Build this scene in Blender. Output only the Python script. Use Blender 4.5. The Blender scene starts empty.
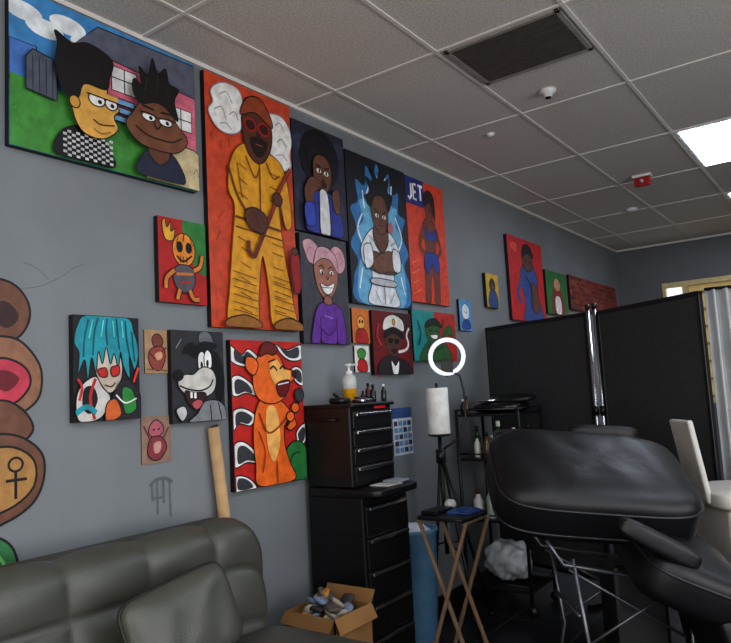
import bpy, bmesh, math, random
from mathutils import Vector, Matrix, noise
from mathutils.geometry import tessellate_polygon
random.seed(7)
SC=bpy.context.scene
SC.view_settings.view_transform='Standard'
try: SC.view_settings.look='Medium High Contrast'
except Exception: pass

# ---------------------------------------------------------------- materials
def lin(c):
    o=[]
    for v in c[:3]:
        v=v/255.0
        o.append(v/12.92 if v<=0.04045 else ((v+0.055)/1.055)**2.4)
    return (o[0],o[1],o[2],1.0)
MC={}
def mat(name,c,rough=0.6,metal=0.0,var=0.12,scale=18,bump=0.0,bscale=60,emit=0.0,alpha=1.0,trans=0.0,coat=0.0):
    if name in MC: return MC[name]
    m=bpy.data.materials.new(name); m.use_nodes=True
    nt=m.node_tree; b=nt.nodes['Principled BSDF']
    b.inputs['Roughness'].default_value=rough
    b.inputs['Metallic'].default_value=metal
    b.inputs['Alpha'].default_value=alpha
    b.inputs['Transmission Weight'].default_value=trans
    b.inputs['Coat Weight'].default_value=coat
    col=lin(c)
    tc=nt.nodes.new('ShaderNodeTexCoord')
    if var>0:
        n=nt.nodes.new('ShaderNodeTexNoise'); n.inputs['Scale'].default_value=scale; n.inputs['Detail'].default_value=4
        nt.links.new(tc.outputs['Object'],n.inputs['Vector'])
        r=nt.nodes.new('ShaderNodeValToRGB')
        r.color_ramp.elements[0].position=0.3; r.color_ramp.elements[1].position=0.7
        r.color_ramp.elements[0].color=tuple(max(0,v*(1-var)) for v in col[:3])+(1,)
        r.color_ramp.elements[1].color=tuple(min(1,v*(1+var)) for v in col[:3])+(1,)
        nt.links.new(n.outputs['Fac'],r.inputs['Fac']); nt.links.new(r.outputs['Color'],b.inputs['Base Color'])
    else:
        b.inputs['Base Color'].default_value=col
    if bump>0:
        n2=nt.nodes.new('ShaderNodeTexNoise'); n2.inputs['Scale'].default_value=bscale; n2.inputs['Detail'].default_value=5
        nt.links.new(tc.outputs['Object'],n2.inputs['Vector'])
        bp=nt.nodes.new('ShaderNodeBump'); bp.inputs['Strength'].default_value=bump; bp.inputs['Distance'].default_value=0.01
        nt.links.new(n2.outputs['Fac'],bp.inputs['Height']); nt.links.new(bp.outputs['Normal'],b.inputs['Normal'])
    if emit>0:
        b.inputs['Emission Color'].default_value=col; b.inputs['Emission Strength'].default_value=emit
    MC[name]=m; return m
def paint(c):
    return mat('paint_%d_%d_%d'%tuple(c),c,rough=0.5,var=0.2,scale=22,bump=0.08,bscale=150)

# ---------------------------------------------------------------- mesh builder
class B:
    def __init__(s): s.bm=bmesh.new(); s.mats=[]
    def mi(s,m):
        if m not in s.mats: s.mats.append(m)
        return s.mats.index(m)
    def add(s,verts,faces,m,smooth=False,M=None):
        i=s.mi(m); vs=[s.bm.verts.new((M@Vector(v)) if M else v) for v in verts]
        for f in faces:
            try:
                fc=s.bm.faces.new([vs[k] for k in f]); fc.material_index=i; fc.smooth=smooth
            except ValueError: pass
        return vs
    def box(s,lo,hi,m,bev=0.0,M=None,seg=2):
        t=bmesh.new()
        bmesh.ops.create_cube(t,size=1.0)
        c=[(a+b)/2 for a,b in zip(lo,hi)]; d=[abs(b-a) for a,b in zip(lo,hi)]
        for v in t.verts: v.co=Vector((v.co.x*d[0]+c[0],v.co.y*d[1]+c[1],v.co.z*d[2]+c[2]))
        if bev>0: bmesh.ops.bevel(t,geom=t.edges[:],offset=min(bev,min(d)*0.45),segments=seg,affect='EDGES',profile=0.5)
        t.verts.ensure_lookup_table(); t.verts.index_update()
        s.add([v.co.copy() for v in t.verts],[[v.index for v in f.verts] for f in t.faces],m,smooth=False,M=M); t.free()
    def tube(s,path,r,m,seg=10,closed=False,caps=True):
        P=[Vector(p) for p in path]; n=len(P); rs=r if isinstance(r,(list,tuple)) else [r]*n
        verts=[];prev=None
        for k in range(n):
            if closed: T=(P[(k+1)%n]-P[k-1]).normalized()
            else: T=(P[min(k+1,n-1)]-P[max(k-1,0)]).normalized()
            if prev is None:
                a=Vector((0,0,1)) if abs(T.z)<0.9 else Vector((1,0,0)); N=T.cross(a).normalized()
            else: N=(prev-T*prev.dot(T)).normalized()
            prev=N; Bn=T.cross(N)
            for j in range(seg):
                a=2*math.pi*j/seg; verts.append(P[k]+(N*math.cos(a)+Bn*math.sin(a))*rs[k])
        F=[]
        for k in range(n if closed else n-1):
            k2=(k+1)%n
            for j in range(seg):
                j2=(j+1)%seg; F.append([k*seg+j,k*seg+j2,k2*seg+j2,k2*seg+j])
        if caps and not closed: F.append(list(range(seg))[::-1]); F.append([(n-1)*seg+j for j in range(seg)])
        s.add(verts,F,m,smooth=True)
    def cyl(s,a,b,r,m,seg=16,r2=None): s.tube([a,b],[r,r if r2 is None else r2],m,seg)
    def lathe(s,c,prof,m,seg=20):
        verts=[];F=[]
        for r,z in prof:
            for j in range(seg):
                a=2*math.pi*j/seg; verts.append((c[0]+r*math.cos(a),c[1]+r*math.sin(a),c[2]+z))
        for k in range(len(prof)-1):
            for j in range(seg):
                j2=(j+1)%seg; F.append([k*seg+j,k*seg+j2,(k+1)*seg+j2,(k+1)*seg+j])
        F.append(list(range(seg))[::-1]); F.append([(len(prof)-1)*seg+j for j in range(seg)])
        s.add(verts,F,m,smooth=True)
    def sup(s,c,h,m,e1=0.4,e2=0.4,M=None,nu=48,nv=24,fn=None):
        def sg(v,e): return math.copysign(abs(v)**e,v)
        R=Matrix.Translation(Vector(c))@(M if M else Matrix.Identity(4))
        verts=[];F=[]
        for i in range(nv+1):
            ph=-math.pi/2+math.pi*i/nv
            for j in range(nu):
                th=2*math.pi*j/nu
                v=Vector((h[0]*sg(math.cos(ph),e1)*sg(math.cos(th),e2),h[1]*sg(math.cos(ph),e1)*sg(math.sin(th),e2),h[2]*sg(math.sin(ph),e1)))
                if fn: v=fn(v)
                verts.append(R@v)
        for i in range(nv):
            for j in range(nu):
                j2=(j+1)%nu; F.append([i*nu+j,i*nu+j2,(i+1)*nu+j2,(i+1)*nu+j])
        s.add(verts,F,m,smooth=True)
    def obj(s,name):
        bmesh.ops.remove_doubles(s.bm,verts=s.bm.verts[:],dist=1e-6)
        bmesh.ops.recalc_face_normals(s.bm,faces=s.bm.faces[:])
        me=bpy.data.meshes.new(name); s.bm.to_mesh(me); s.bm.free()
        for m in s.mats: me.materials.append(m)
        o=bpy.data.objects.new(name,me); SC.collection.objects.link(o)
        return o

# ---------------------------------------------------------------- flat artwork on canvas
def catmull(pts,n=5,closed=True):
    out=[];L=len(pts)
    rng=range(L) if closed else range(L-1)
    for i in rng:
        if closed: p0,p1,p2,p3=pts[i-1],pts[i],pts[(i+1)%L],pts[(i+2)%L]
        else: p0,p1,p2,p3=pts[max(i-1,0)],pts[i],pts[i+1],pts[min(i+2,L-1)]
        for k in range(n):
            t=k/n
            out.append(tuple(0.5*((2*p1[d])+(-p0[d]+p2[d])*t+(2*p0[d]-5*p1[d]+4*p2[d]-p3[d])*t*t+(-p0[d]+3*p1[d]-3*p2[d]+p3[d])*t**3) for d in (0,1)))
    if not closed: out.append(tuple(pts[-1]))
    return out
class Art:
    def __init__(s,y0,y1,z0,z1,bg,depth=0.03,edge=(20,20,24)):
        k=(2.39-depth)/2.39
        y0,y1=y0*k,y1*k; z0,z1=1.42+(z0-1.42)*k,1.42+(z1-1.42)*k
        s.b=B(); s.y0,s.y1,s.z0,s.z1=y0,y1,z0,z1; s.x=depth
        if depth>0: s.b.box((0.001,y0,z0),(depth,y1,z1),paint(edge),bev=0.002)
        if bg: s.rect(0,0,100,100,bg)
        s.lw=0.0045
    def W(s,p):
        return (s.x, s.y0+(s.y1-s.y0)*min(100,max(0,p[0]))/100.0, s.z1-(s.z1-s.z0)*min(100,max(0,p[1]))/100.0)
    def fill(s,pts,c):
        s.x+=0.0003
        vs=[Vector(s.W(p)) for p in pts]
        tri=tessellate_polygon([[Vector((v.y,v.z,0)) for v in vs]])
        s.b.add(vs,[list(t) for t in tri],paint(c))
    def line(s,pts,c=(15,12,14),w=None,closed=False,smooth=True):
        w=(w or s.lw)/2; s.x+=0.0003
        if smooth and len(pts)>2: pts=catmull(pts,5,closed)
        P=[Vector(s.W(p)) for p in pts]; n=len(P); V=[];F=[]
        for k in range(n):
            a=P[k-1] if (closed or k>0) else P[k]; b=P[(k+1)%n] if (closed or k<n-1) else P[k]
            T=(b-a); T=T.normalized() if T.length>1e-7 else Vector((0,1,0))
            N=Vector((0,-T.z,T.y))*w
            for q in (P[k]+N,P[k]-N):
                q.y=min(max(q.y,s.y0),s.y1); q.z=min(max(q.z,s.z0),s.z1); V.append(q)
        for k in range(n if closed else n-1):
            k2=(k+1)%n; F.append([2*k,2*k+1,2*k2+1,2*k2])
        s.b.add(V,F,paint(c))
    def poly(s,pts,c,o=(15,12,14),smooth=True,w=None):
        q=catmull(pts,5) if smooth else pts
        s.fill(q,c)
        if o: s.line(q,o,w,closed=True,smooth=False)
    def rect(s,a,b_,c,d,col,o=None): s.poly([(a,b_),(c,b_),(c,d),(a,d)],col,o,False)
    def ell(s,cx,cy,rx,ry,c,o=(15,12,14),w=None,rot=0):
        q=[]
        for k in range(24):
            t=2*math.pi*k/24; a,b_=math.cos(t)*rx,math.sin(t)*ry
            q.append((cx+a*math.cos(rot)-b_*math.sin(rot),cy+a*math.sin(rot)+b_*math.cos(rot)))
        s.poly(q,c,o,False,w)
    def done(s,name='canvas_painting'): return s.b.obj(name)
K=(15,12,14); WH=(235,235,232)

# 1 two boys in front of a pink house
a=Art(1.20,2.053,2.372,2.985,(70,140,196))
for e in ((6,14,9,6),(16,20,9,6),(27,12,9,6),(34,20,6,4)): a.ell(*e,(228,234,240),None)
a.rect(0,34,12,60,(78,120,190),K)
a.poly([(30,22),(42,4),(100,2),(100,30)],(96,100,116),K,False)
a.poly([(35,22),(100,28),(100,74),(35,64)],(222,118,140),K,False)
for v in (34,42,50,58): a.line([(35,v-4),(100,v+2)],(190,90,115),0.003)
a.rect(49,27,63,44,WH,K); a.line([(56,27),(56,44)]); a.line([(49,35),(63,35)])
a.rect(84,40,97,56,WH,K); a.line([(90,40),(90,56)]); a.line([(84,48),(97,48)])
a.poly([(0,56),(35,58),(100,72),(100,100),(0,100)],(72,142,62),None,False)
for k in range(40):
    u,v=random.uniform(0,60),random.uniform(62,98); a.line([(u,v),(u+0.6,v-3)],(96,166,76),0.002)
a.poly([(80,72),(100,72),(100,100),(66,100),(84,84)],(206,190,150),K)
for v in (50,56,62): a.rect(42,v,60,v+4,(120,170,210),K)
a.poly([(6,44),(9,38),(18,40),(20,46),(20,66),(6,64)],(84,90,104),K,False)
for u in (9,12,15,18): a.line([(u,42),(u,65)],K,0.002)
a.poly([(20,100),(21,86),(29,78),(40,80),(46,88),(47,100)],(26,24,28))
for k in range(12):
    for j in range(9):
        if (k+j)%2: a.rect(22.5+k*2,82.5+j*1.9,24.3+k*2,84.2+j*1.9,(200,200,200),None)
a.poly([(25,50),(42,46),(44,56),(50,60),(47,66),(49,74),(41,83),(31,82),(26,70)],(214,164,80))
a.poly([(21,58),(18,44),(19,30),(18,22),(26,26),(34,22),(44,25),(47,30),(45,40),(43,49),(32,50),(29,60),(25,62)],(22,18,20))
a.ell(27,64,2.6,4,(206,154,74)); a.ell(38,58,4.2,4.4,WH); a.ell(45.5,58,3.2,4,WH); a.ell(39.5,59,1,1.4,K,None); a.ell(46,59,1,1.4,K,None)
a.rect(33,52,49,55.8,(214,164,80),None); a.line([(33,55.6),(49,56)],K,0.005)
a.line([(36,72),(40,74),(47,72)]); a.line([(36,78),(40,80),(45,77)],(150,104,40),0.004)
a.poly([(60,100),(63,84),(72,80),(82,82),(87,100)],(40,44,66))
a.poly([(66,84),(72,90),(78,84),(77,76),(67,76)],(100,62,44))
a.poly([(57,58),(63,46),(70,42),(79,45),(83,56),(90,66),(84,77),(72,80),(60,78),(53,68)],(118,76,52))
a.poly([(61,50),(57,42),(58,34),(62,36),(61,24),(66,28),(69,14),(72,24),(77,18),(79,28),(85,30),(82,40),(84,54),(76,47),(70,46)],(24,18,18))
for p in ([(66,30),(64,40)],[(72,26),(71,40)],[(78,30),(78,42)]): a.line(p,(70,56,56),0.003)
a.ell(66,58,4,3,WH); a.ell(76,58,4,3,WH); a.ell(67,58.5,1,1.4,K,None); a.ell(77,58.5,1,1.4,K,None)
a.rect(61,53.5,81,56.5,(118,76,52),None)
a.line([(61,56),(66,55.5),(71,57)],K,0.006); a.line([(72,57),(77,55.5),(82,56)],K,0.006)
a.line([(58,67),(64,71),(72,72),(80,71),(86,66)]); a.line([(69,61),(71,65),(73,61)]); a.line([(62,51),(69,52)],K,0.006); a.line([(73,52),(80,51)],K,0.006)
a.line([(93,90),(95,86),(96,92)],(120,80,60),0.003)
a.done()

# 2 tall man in a yellow suit
Y=(218,156,36); YD=(110,64,18); BR=(92,52,36); PC=(150,150,156)
a=Art(2.115,2.71,1.76,2.985,(200,78,46)); a.lw=0.006
for k in range(30):
    u,v=random.uniform(2,98),random.uniform(2,98); a.line([(u,v),(u+random.uniform(-6,6),v+4)],(174,62,38),0.004)
a.poly([(40,8),(36,3),(24,2),(12,4),(5,8),(7,12),(2,16),(8,21),(18,23),(30,22),(38,18)],(232,230,226),PC)
a.poly([(68,10),(76,7),(88,7),(97,11),(99,17),(96,23),(97,28),(88,31),(78,29),(70,24)],(232,230,226),PC)
for p in ([(14,8),(22,6),(28,10)],[(8,15),(16,13),(20,17)],[(24,15),(30,13),(34,16)],[(14,20),(20,19),(26,21)],[(78,12),(84,10),(90,13)],[(80,19),(86,17),(92,20)],[(78,25),(86,24),(92,26)]): a.line(p,PC,0.005)
a.poly([(30,28),(44,24),(64,25),(84,29),(92,40),(94,54),(86,56),(80,46),(80,56),(84,70),(92,88),(94,99),(66,99),(62,84),(56,70),(50,86),(46,99),(16,99),(18,84),(22,68),(26,52),(20,46),(22,36)],Y,YD)
a.poly([(38,12),(48,7),(62,7),(72,13),(72,22),(62,30),(50,31),(40,25)],BR)
a.poly([(36,13),(44,5),(60,3),(72,9),(73,14),(54,10)],(150,70,40))
a.ell(47,16,6.5,2.6,(60,24,18),(160,34,26),0.011); a.ell(63,16,6.5,2.6,(60,24,18),(160,34,26),0.011)
a.line([(53,16),(57,16)],(150,30,24),0.01); a.poly([(46,22),(56,20),(67,22),(60,28),(52,28)],(40,22,20),None)
a.line([(54,18.5),(56,19.6),(59,18.5)]); a.line([(52,23.5),(61,23.5)],(150,80,66),0.005)
a.line([(20,36),(30,48),(46,56)],YD,0.014); a.line([(56,31),(55,54)],YD,0.008); a.line([(40,30),(50,38),(56,33)],YD)
a.line([(64,30),(72,36),(80,34)],YD); a.line([(26,56),(80,58)],YD,0.012); a.line([(26,60),(80,62)],YD,0.006); a.line([(78,40),(80,56)],YD,0.01); a.line([(30,34),(34,48)],YD,0.005)
for v in (34,40,46,64,68,74,80,86,92):
    a.line([(26+(v%7),v),(40,v+2)],YD,0.004); a.line([(66,v),(80,v+1)],YD,0.004)
for v in (78,81,84,87,90,93): a.line([(20,v),(46,v+2)],YD,0.004); a.line([(66,v),(90,v+2)],YD,0.004)
a.line([(92,30),(78,40),(66,52),(50,66),(44,71),(38,69),(38,65)],(110,40,24),0.024)
a.line([(92,30),(78,40),(66,52)],(170,66,36),0.008)
a.poly([(36,53),(46,51),(58,53),(60,57),(54,61),(42,60),(36,57)],BR); a.line([(44,53),(52,59)],K,0.003); a.line([(49,52),(57,57)],K,0.003)
a.ell(74,45,6,2.8,BR)
a.poly([(88,68),(98,67),(99,82),(90,83)],(150,30,30)); a.ell(93,66,4,1.6,BR)
a.poly([(12,97),(30,95),(46,97),(46,100),(12,100)],(150,100,40)); a.poly([(66,97),(82,95),(98,97),(98,100),(66,100)],(150,100,40))
a.done()

# 3 pumpkin doll
a=Art(1.832,2.093,1.855,2.228,(176,36,30))
a.poly([(52,0),(100,0),(100,62),(70,50),(56,26)],(54,128,60),None)
a.poly([(8,8),(14,2),(18,12),(26,4),(26,16),(34,12),(30,26),(14,26)],(224,170,50))
a.ell(52,36,24,20,(222,140,46)); a.ell(43,33,6,6,K); a.ell(62,33,6,6,K); a.line([(36,44),(50,50),(68,42)],K,0.008)
for u in (44,50,57): a.line([(u,44),(u,52)],K,0.004)
a.line([(52,17),(50,26)],K,0.004); a.line([(40,20),(36,30)],K,0.003); a.line([(64,20),(70,30)],K,0.003)
a.poly([(36,56),(66,56),(74,72),(62,86),(40,86),(28,72)],(90,84,92)); a.line([(34,66),(70,64)],(200,120,50),0.012); a.line([(40,76),(66,74)],(170,50,40),0.01)
for p in ([(30,62),(14,72),(12,84)],[(70,60),(84,54),(90,40)],[(40,84),(34,96)],[(60,84),(68,94),(80,94)]): a.line(p,K,0.028); a.line(p,(210,130,50),0.018)
a.done()

# 4 blue-haired anime figure bending forward
a=Art(1.438,1.725,1.371,1.776,(30,26,30))
T=(30,150,164); TD=(14,84,98)
a.poly([(30,34),(60,30),(72,44),(70,62),(54,74),(40,66),(30,50)],(206,190,172))
a.poly([(6,10),(20,0),(80,0),(92,14),(99,34),(92,52),(84,38),(84,60),(74,48),(70,34),(66,50),(60,36),(54,46),(48,30),(42,46),(36,34),(32,54),(26,40),(20,62),(16,42),(6,56),(8,36),(1,26)],T)
for p in ([(22,4),(16,22),(14,40)],[(36,2),(30,18),(28,38)],[(50,2),(48,14),(50,28)],[(64,2),(66,18),(68,32)],[(78,4),(80,22),(84,38)],[(88,14),(90,30),(92,44)]): a.line(p,TD,0.007)
for p in ([(28,4),(22,22)],[(44,4),(40,20)],[(58,4),(60,20)],[(72,4),(74,20)]): a.line(p,(96,206,210),0.006)
a.poly([(34,52),(46,50),(48,58),(38,58)],(190,40,30)); a.poly([(54,50),(66,48),(66,56),(56,58)],(190,40,30)); a.line([(44,66),(54,68),(60,64)],K)
a.poly([(10,66),(30,58),(40,68),(52,78),(44,92),(30,99),(6,99),(2,80)],(206,202,196)); a.poly([(14,70),(26,68),(32,80),(22,92),(12,86)],K); a.line([(30,60),(22,78),(28,98)],(180,40,36),0.012)
a.poly([(58,74),(70,62),(86,64),(99,78),(99,99),(60,99),(52,88)],(40,36,44)); a.poly([(70,70),(86,72),(92,90),(74,94)],(46,140,60)); a.poly([(46,84),(60,80),(68,94),(56,100),(44,100)],(208,104,44))
a.line([(4,60),(10,68),(6,80)],(200,50,40),0.01); a.line([(96,50),(88,64)],(220,60,46),0.01); a.line([(60,76),(74,84),(92,80)],WH,0.006); a.line([(0,92),(16,86),(30,92)],T,0.02)
a.done()

# 5,6 small character cards
a=Art(1.752,1.874,1.551,1.732,(176,142,106),0.006); a.poly([(30,22),(44,10),(64,12),(76,26),(66,38),(40,40)],(128,66,52)); a.poly([(26,44),(70,38),(84,62),(64,92),(30,88),(14,66)],(150,70,60)); a.line([(16,50),(40,66),(60,56),(88,40)],(90,44,36),0.006); a.poly([(40,56),(66,50),(70,64),(50,70)],(206,160,120),None); a.line([(8,90),(92,94)],(110,80,60),0.004); a.done('art_print')
a=Art(1.729,1.872,1.185,1.376,(150,122,104),0.006); a.poly([(24,34),(30,18),(50,8),(70,18),(76,32),(58,44),(36,44)],(176,96,110)); a.line([(38,28),(46,30)],K,0.006); a.line([(54,30),(62,27)],K,0.006); a.poly([(30,46),(68,46),(84,70),(60,92),(34,92),(18,76)],(140,60,70)); a.line([(6,20),(24,44),(30,56)],(110,50,60),0.008); a.line([(92,26),(70,50)],(110,50,60),0.008); a.poly([(40,58),(64,56),(60,76),(42,78)],(196,150,140),None); a.done('art_print')

# 7 grey dog with hat and long muzzle
a=Art(1.885,2.179,1.337,1.737,(50,52,56)); a.lw=0.005
a.poly([(52,12),(54,2),(66,0),(76,4),(80,14),(68,18)],(110,114,118)); a.poly([(46,18),(60,12),(84,14),(84,19),(62,20),(48,23)],(20,20,22))
a.poly([(50,24),(64,19),(78,22),(84,34),(82,56),(72,68),(60,60),(50,48)],(18,18,20))
a.poly([(78,24),(88,26),(97,42),(99,62),(92,82),(84,80),(80,60),(82,42)],(12,12,14)); a.poly([(54,24),(40,14),(28,16),(20,24),(30,26),(44,30)],(12,12,14))
a.poly([(50,44),(48,30),(54,23),(61,26),(62,40)],WH); a.poly([(62,42),(60,28),(66,21),(74,26),(74,40)],WH); a.ell(55,38,2.4,4,K,None); a.ell(66,36,2.4,4,K,None)
a.poly([(50,42),(62,40),(76,44),(82,54),(78,66),(66,72),(50,74),(34,72),(20,68),(10,60),(12,52),(24,48),(38,48)],(204,202,194))
a.ell(11,49,8.5,5.6,(14,14,16)); a.line([(12,60),(28,64),(50,66),(68,62),(76,54)],K,0.007)
a.poly([(22,66),(36,68),(60,69),(56,82),(40,86),(26,78)],(60,30,32)); a.rect(30,67,36,74,WH,K); a.rect(37,67.5,43,74.5,WH,K); a.poly([(34,80),(46,76),(54,80),(42,86)],(190,90,90),None)
a.poly([(58,78),(84,78),(99,88),(99,100),(30,100),(44,90)],(130,134,136)); a.line([(68,82),(70,100)],K); a.line([(84,80),(90,99)],K)
a.poly([(4,86),(18,82),(24,90),(14,98)],(190,190,186)); a.line([(6,20),(16,10)],(150,150,150),0.004); a.done()

# 8 orange singer with microphone
a=Art(2.223,2.717,1.005,1.705,(190,42,34)); a.lw=0.006
G1=(60,62,66)
for pts in ([(0,4),(14,10),(24,6),(40,14),(30,18),(14,18),(0,14)],[(0,26),(10,24),(26,30),(32,38),(18,36),(6,38),(0,36)],[(0,48),(14,46),(30,52),(22,58),(8,56),(0,60)],[(0,70),(12,68),(28,76),(34,84),(16,82),(0,84)],[(60,2),(76,6),(100,2),(100,12),(84,14),(70,10)],[(80,22),(90,18),(100,22),(100,32),(90,30)],[(86,66),(100,60),(100,72),(90,76)],[(0,90),(16,92),(26,100),(0,100)]):
    a.poly(pts,WH,K); q=[(sum(p[0] for p in pts)/len(pts)*0.3+u*0.7,sum(p[1] for p in pts)/len(pts)*0.3+v*0.7) for u,v in pts]; a.poly(q,G1,None)
a.poly([(60,86),(80,72),(100,78),(100,100),(56,100)],(44,122,60)); a.line([(70,96),(78,82),(90,80)],(20,70,36),0.01)
O=(230,108,36)
a.poly([(26,54),(34,42),(50,40),(66,43),(80,52),(86,60),(76,64),(68,60),(68,74),(74,86),(80,99),(30,99),(26,84),(24,68)],O)
a.poly([(26,30),(28,18),(38,9),(54,7),(66,12),(72,19),(84,21),(87,26),(78,31),(70,40),(56,44),(40,43),(30,38)],O)
a.poly([(50,16),(60,13),(70,20),(80,22),(76,30),(62,32),(52,26)],(238,180,100),None)
a.poly([(28,24),(18,20),(18,12),(28,12),(34,17)],O); a.poly([(36,11),(40,3),(50,1),(62,5),(56,10),(46,9)],(110,34,20))
a.line([(50,20),(55,18),(60,21)],K,0.009); a.line([(64,20),(68,18),(72,20)],K,0.009); a.line([(48,15),(58,13)],K,0.008); a.ell(85,23.5,3.4,2.2,(70,22,18))
a.poly([(58,31),(70,28),(78,29),(72,38),(62,39)],(110,18,24)); a.line([(60,31),(76,29.5)],WH,0.006)
a.poly([(42,48),(56,48),(60,70),(50,84),(42,72)],(238,180,100),None)
a.line([(32,50),(44,64),(66,57),(80,47)],(150,60,20),0.01)
a.line([(70,60),(90,43)],K,0.022); a.ell(91,39,7,5,(60,62,68)); a.ell(84,48,6,3.6,O); a.ell(76,54,6,3.6,O); a.line([(30,62),(38,76),(34,90)],(150,60,20),0.007)
a.line([(54,84),(54,99)],(150,60,20),0.007)
a.done()

# 9 boy with afro, blue jacket
a=Art(2.72,3.178,2.312,2.93,(44,46,62)); 
for u,v in ((12,20),(84,70),(88,14),(12,66)): a.ell(u,v,10,8,(56,60,82),None)
for k in range(14):
    t=2*math.pi*k/14; a.ell(50+25*math.cos(t),29+18*math.sin(t),13,10,(20,16,20),None)
a.ell(50,28,28,20,(20,16,20),None)
for k in range(20):
    u,v=random.uniform(20,80),random.uniform(10,40); a.line([(u,v),(u+3,v-3),(u+6,v)],(54,50,72),0.003)
a.poly([(34,34),(44,26),(60,27),(68,36),(66,52),(56,60),(44,59),(35,50)],(108,68,48))
a.ell(44,41,5,2.6,WH); a.ell(58,42,5,2.6,WH); a.ell(45,41,1.6,2,K,None); a.ell(58,42,1.6,2,K,None); a.line([(38,36),(48,37)],K,0.008); a.line([(54,38),(64,36)],K,0.008)
a.ell(51,53,6,3,(60,20,24)); a.line([(49,47),(52,49),(54,47)])
a.poly([(24,70),(38,60),(50,66),(62,60),(78,70),(84,99),(18,99)],(44,58,150)); a.poly([(42,62),(58,62),(60,99),(42,99)],(214,214,216))
a.line([(42,62),(40,99)],K,0.008); a.line([(60,62),(62,99)],K,0.008)
a.poly([(20,78),(14,64),(26,50),(40,50),(48,54),(40,60),(32,64),(30,78)],(108,68,48)); a.poly([(14,76),(30,74),(32,92),(16,94)],(60,76,176))
a.line([(36,53),(46,54)],K,0.003); a.line([(34,57),(44,57)],K,0.003); a.poly([(66,60),(76,54),(82,60),(80,76),(70,76)],(108,68,48)); a.done()

# 10 girl with pink puffs, purple top
a=Art(2.745,3.15,1.702,2.300,(70,70,78))
a.poly([(10,18),(6,8),(20,4),(34,8),(40,16),(32,26),(18,26)],(206,160,170)); a.poly([(62,14),(74,6),(92,10),(96,24),(84,32),(68,28)],(206,160,170))
a.line([(12,20),(20,12),(32,16)],(160,110,120),0.004); a.line([(70,20),(80,12),(92,20)],(160,110,120),0.004)
a.poly([(26,28),(34,14),(54,12),(72,18),(78,34),(72,48),(58,58),(46,58),(32,48)],(166,112,92))
a.poly([(26,28),(34,12),(54,9),(74,16),(78,32),(64,22),(48,20),(34,24)],(206,160,170))
a.ell(42,33,5,2.6,WH); a.ell(63,33,5,2.6,WH); a.ell(43,33.5,1.8,1.8,K,None); a.ell(63,33.5,1.8,1.8,K,None)
a.line([(36,29),(42,27),(48,30)],K,0.006); a.line([(56,30),(63,27),(70,30)],K,0.006); a.line([(51,37),(54,40),(56,37)])
a.poly([(38,44),(52,46),(68,42),(62,51),(52,54),(43,51)],WH); a.line([(40,48),(66,47)],K,0.003)
a.poly([(46,56),(58,56),(60,64),(44,64)],(150,98,80)); a.poly([(24,72),(38,62),(52,64),(68,62),(84,72),(88,99),(70,99),(68,88),(66,99),(36,99),(34,88),(30,99),(14,99)],(104,52,150))
a.line([(34,76),(34,92)],K); a.line([(68,76),(68,90)],K); a.line([(42,74),(60,76)],(150,100,190),0.008); a.line([(30,84),(50,92),(66,84)],(70,30,110),0.008); a.done()

# 11 fighter in blue aura
a=Art(3.19,3.84,1.95,2.88,(24,26,34)); a.lw=0.006
a.poly([(50,2),(60,12),(70,6),(74,20),(86,18),(84,32),(96,36),(88,48),(99,60),(90,70),(98,84),(90,99),(10,99),(4,84),(12,72),(2,62),(12,50),(4,38),(16,32),(14,18),(28,20),(32,6),(42,12)],(52,120,176),None)
a.poly([(50,10),(60,18),(68,14),(72,28),(82,30),(78,42),(88,50),(82,62),(90,76),(84,99),(16,99),(12,78),(20,64),(12,52),(24,44),(18,32),(30,28),(34,16),(42,18)],(110,176,210),None)
for p in ([(20,60),(14,50),(22,40)],[(80,60),(88,50),(78,36)],[(26,36),(24,24)],[(72,26),(74,14)],[(12,90),(18,76)],[(88,90),(82,78)],[(30,26),(36,18)],[(60,16),(64,10)]): a.line(p,(225,240,246),0.012)
a.poly([(26,54),(38,48),(50,50),(64,48),(76,54),(84,66),(78,74),(70,72),(70,86),(76,99),(26,99),(32,84),(30,72),(20,74),(16,64)],(222,226,230))
a.poly([(40,46),(60,46),(62,56),(50,64),(38,56)],(104,66,46)); a.poly([(38,26),(50,20),(62,26),(64,40),(56,50),(46,50),(37,40)],(104,66,46))
a.poly([(36,34),(27,28),(35,23),(30,14),(40,16),(41,6),(49,13),(55,4),(59,13),(68,10),(66,20),(74,22),(65,34),(60,26),(50,24),(41,27)],(22,18,24))
a.line([(41,34),(48,37)],K,0.01); a.line([(54,37),(61,34)],K,0.01); a.ell(45,38.5,3,1.4,WH,None); a.ell(57,38.5,3,1.4,WH,None); a.ell(45.5,38.5,1,1.3,K,None); a.ell(56.5,38.5,1,1.3,K,None); a.line([(46,45),(55,45)],K,0.005); a.line([(50,40),(52,42),(50,43)],K,0.004)
a.poly([(24,66),(44,64),(70,70),(74,76),(56,78),(30,76)],(104,66,46)); a.poly([(76,64),(58,62),(34,70),(40,78),(60,76),(78,74)],(116,74,52))
a.poly([(20,62),(32,60),(34,72),(22,76)],(226,230,234)); a.poly([(68,60),(80,62),(80,74),(68,74)],(226,230,234))
a.poly([(32,82),(68,82),(68,86),(32,86)],(190,190,196)); a.line([(50,86),(50,99)],K); a.line([(38,54),(50,64),(62,54)],K); a.line([(30,58),(34,64)],K,0.004); a.line([(70,58),(66,64)],K,0.004); a.ell(66,45,5,4,(176,110,120),None)
for p in ([(34,90),(42,98)],[(66,90),(58,98)],[(28,54),(38,58)],[(74,54),(64,58)]): a.line(p,(120,140,160),0.006)
a.done()

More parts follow.
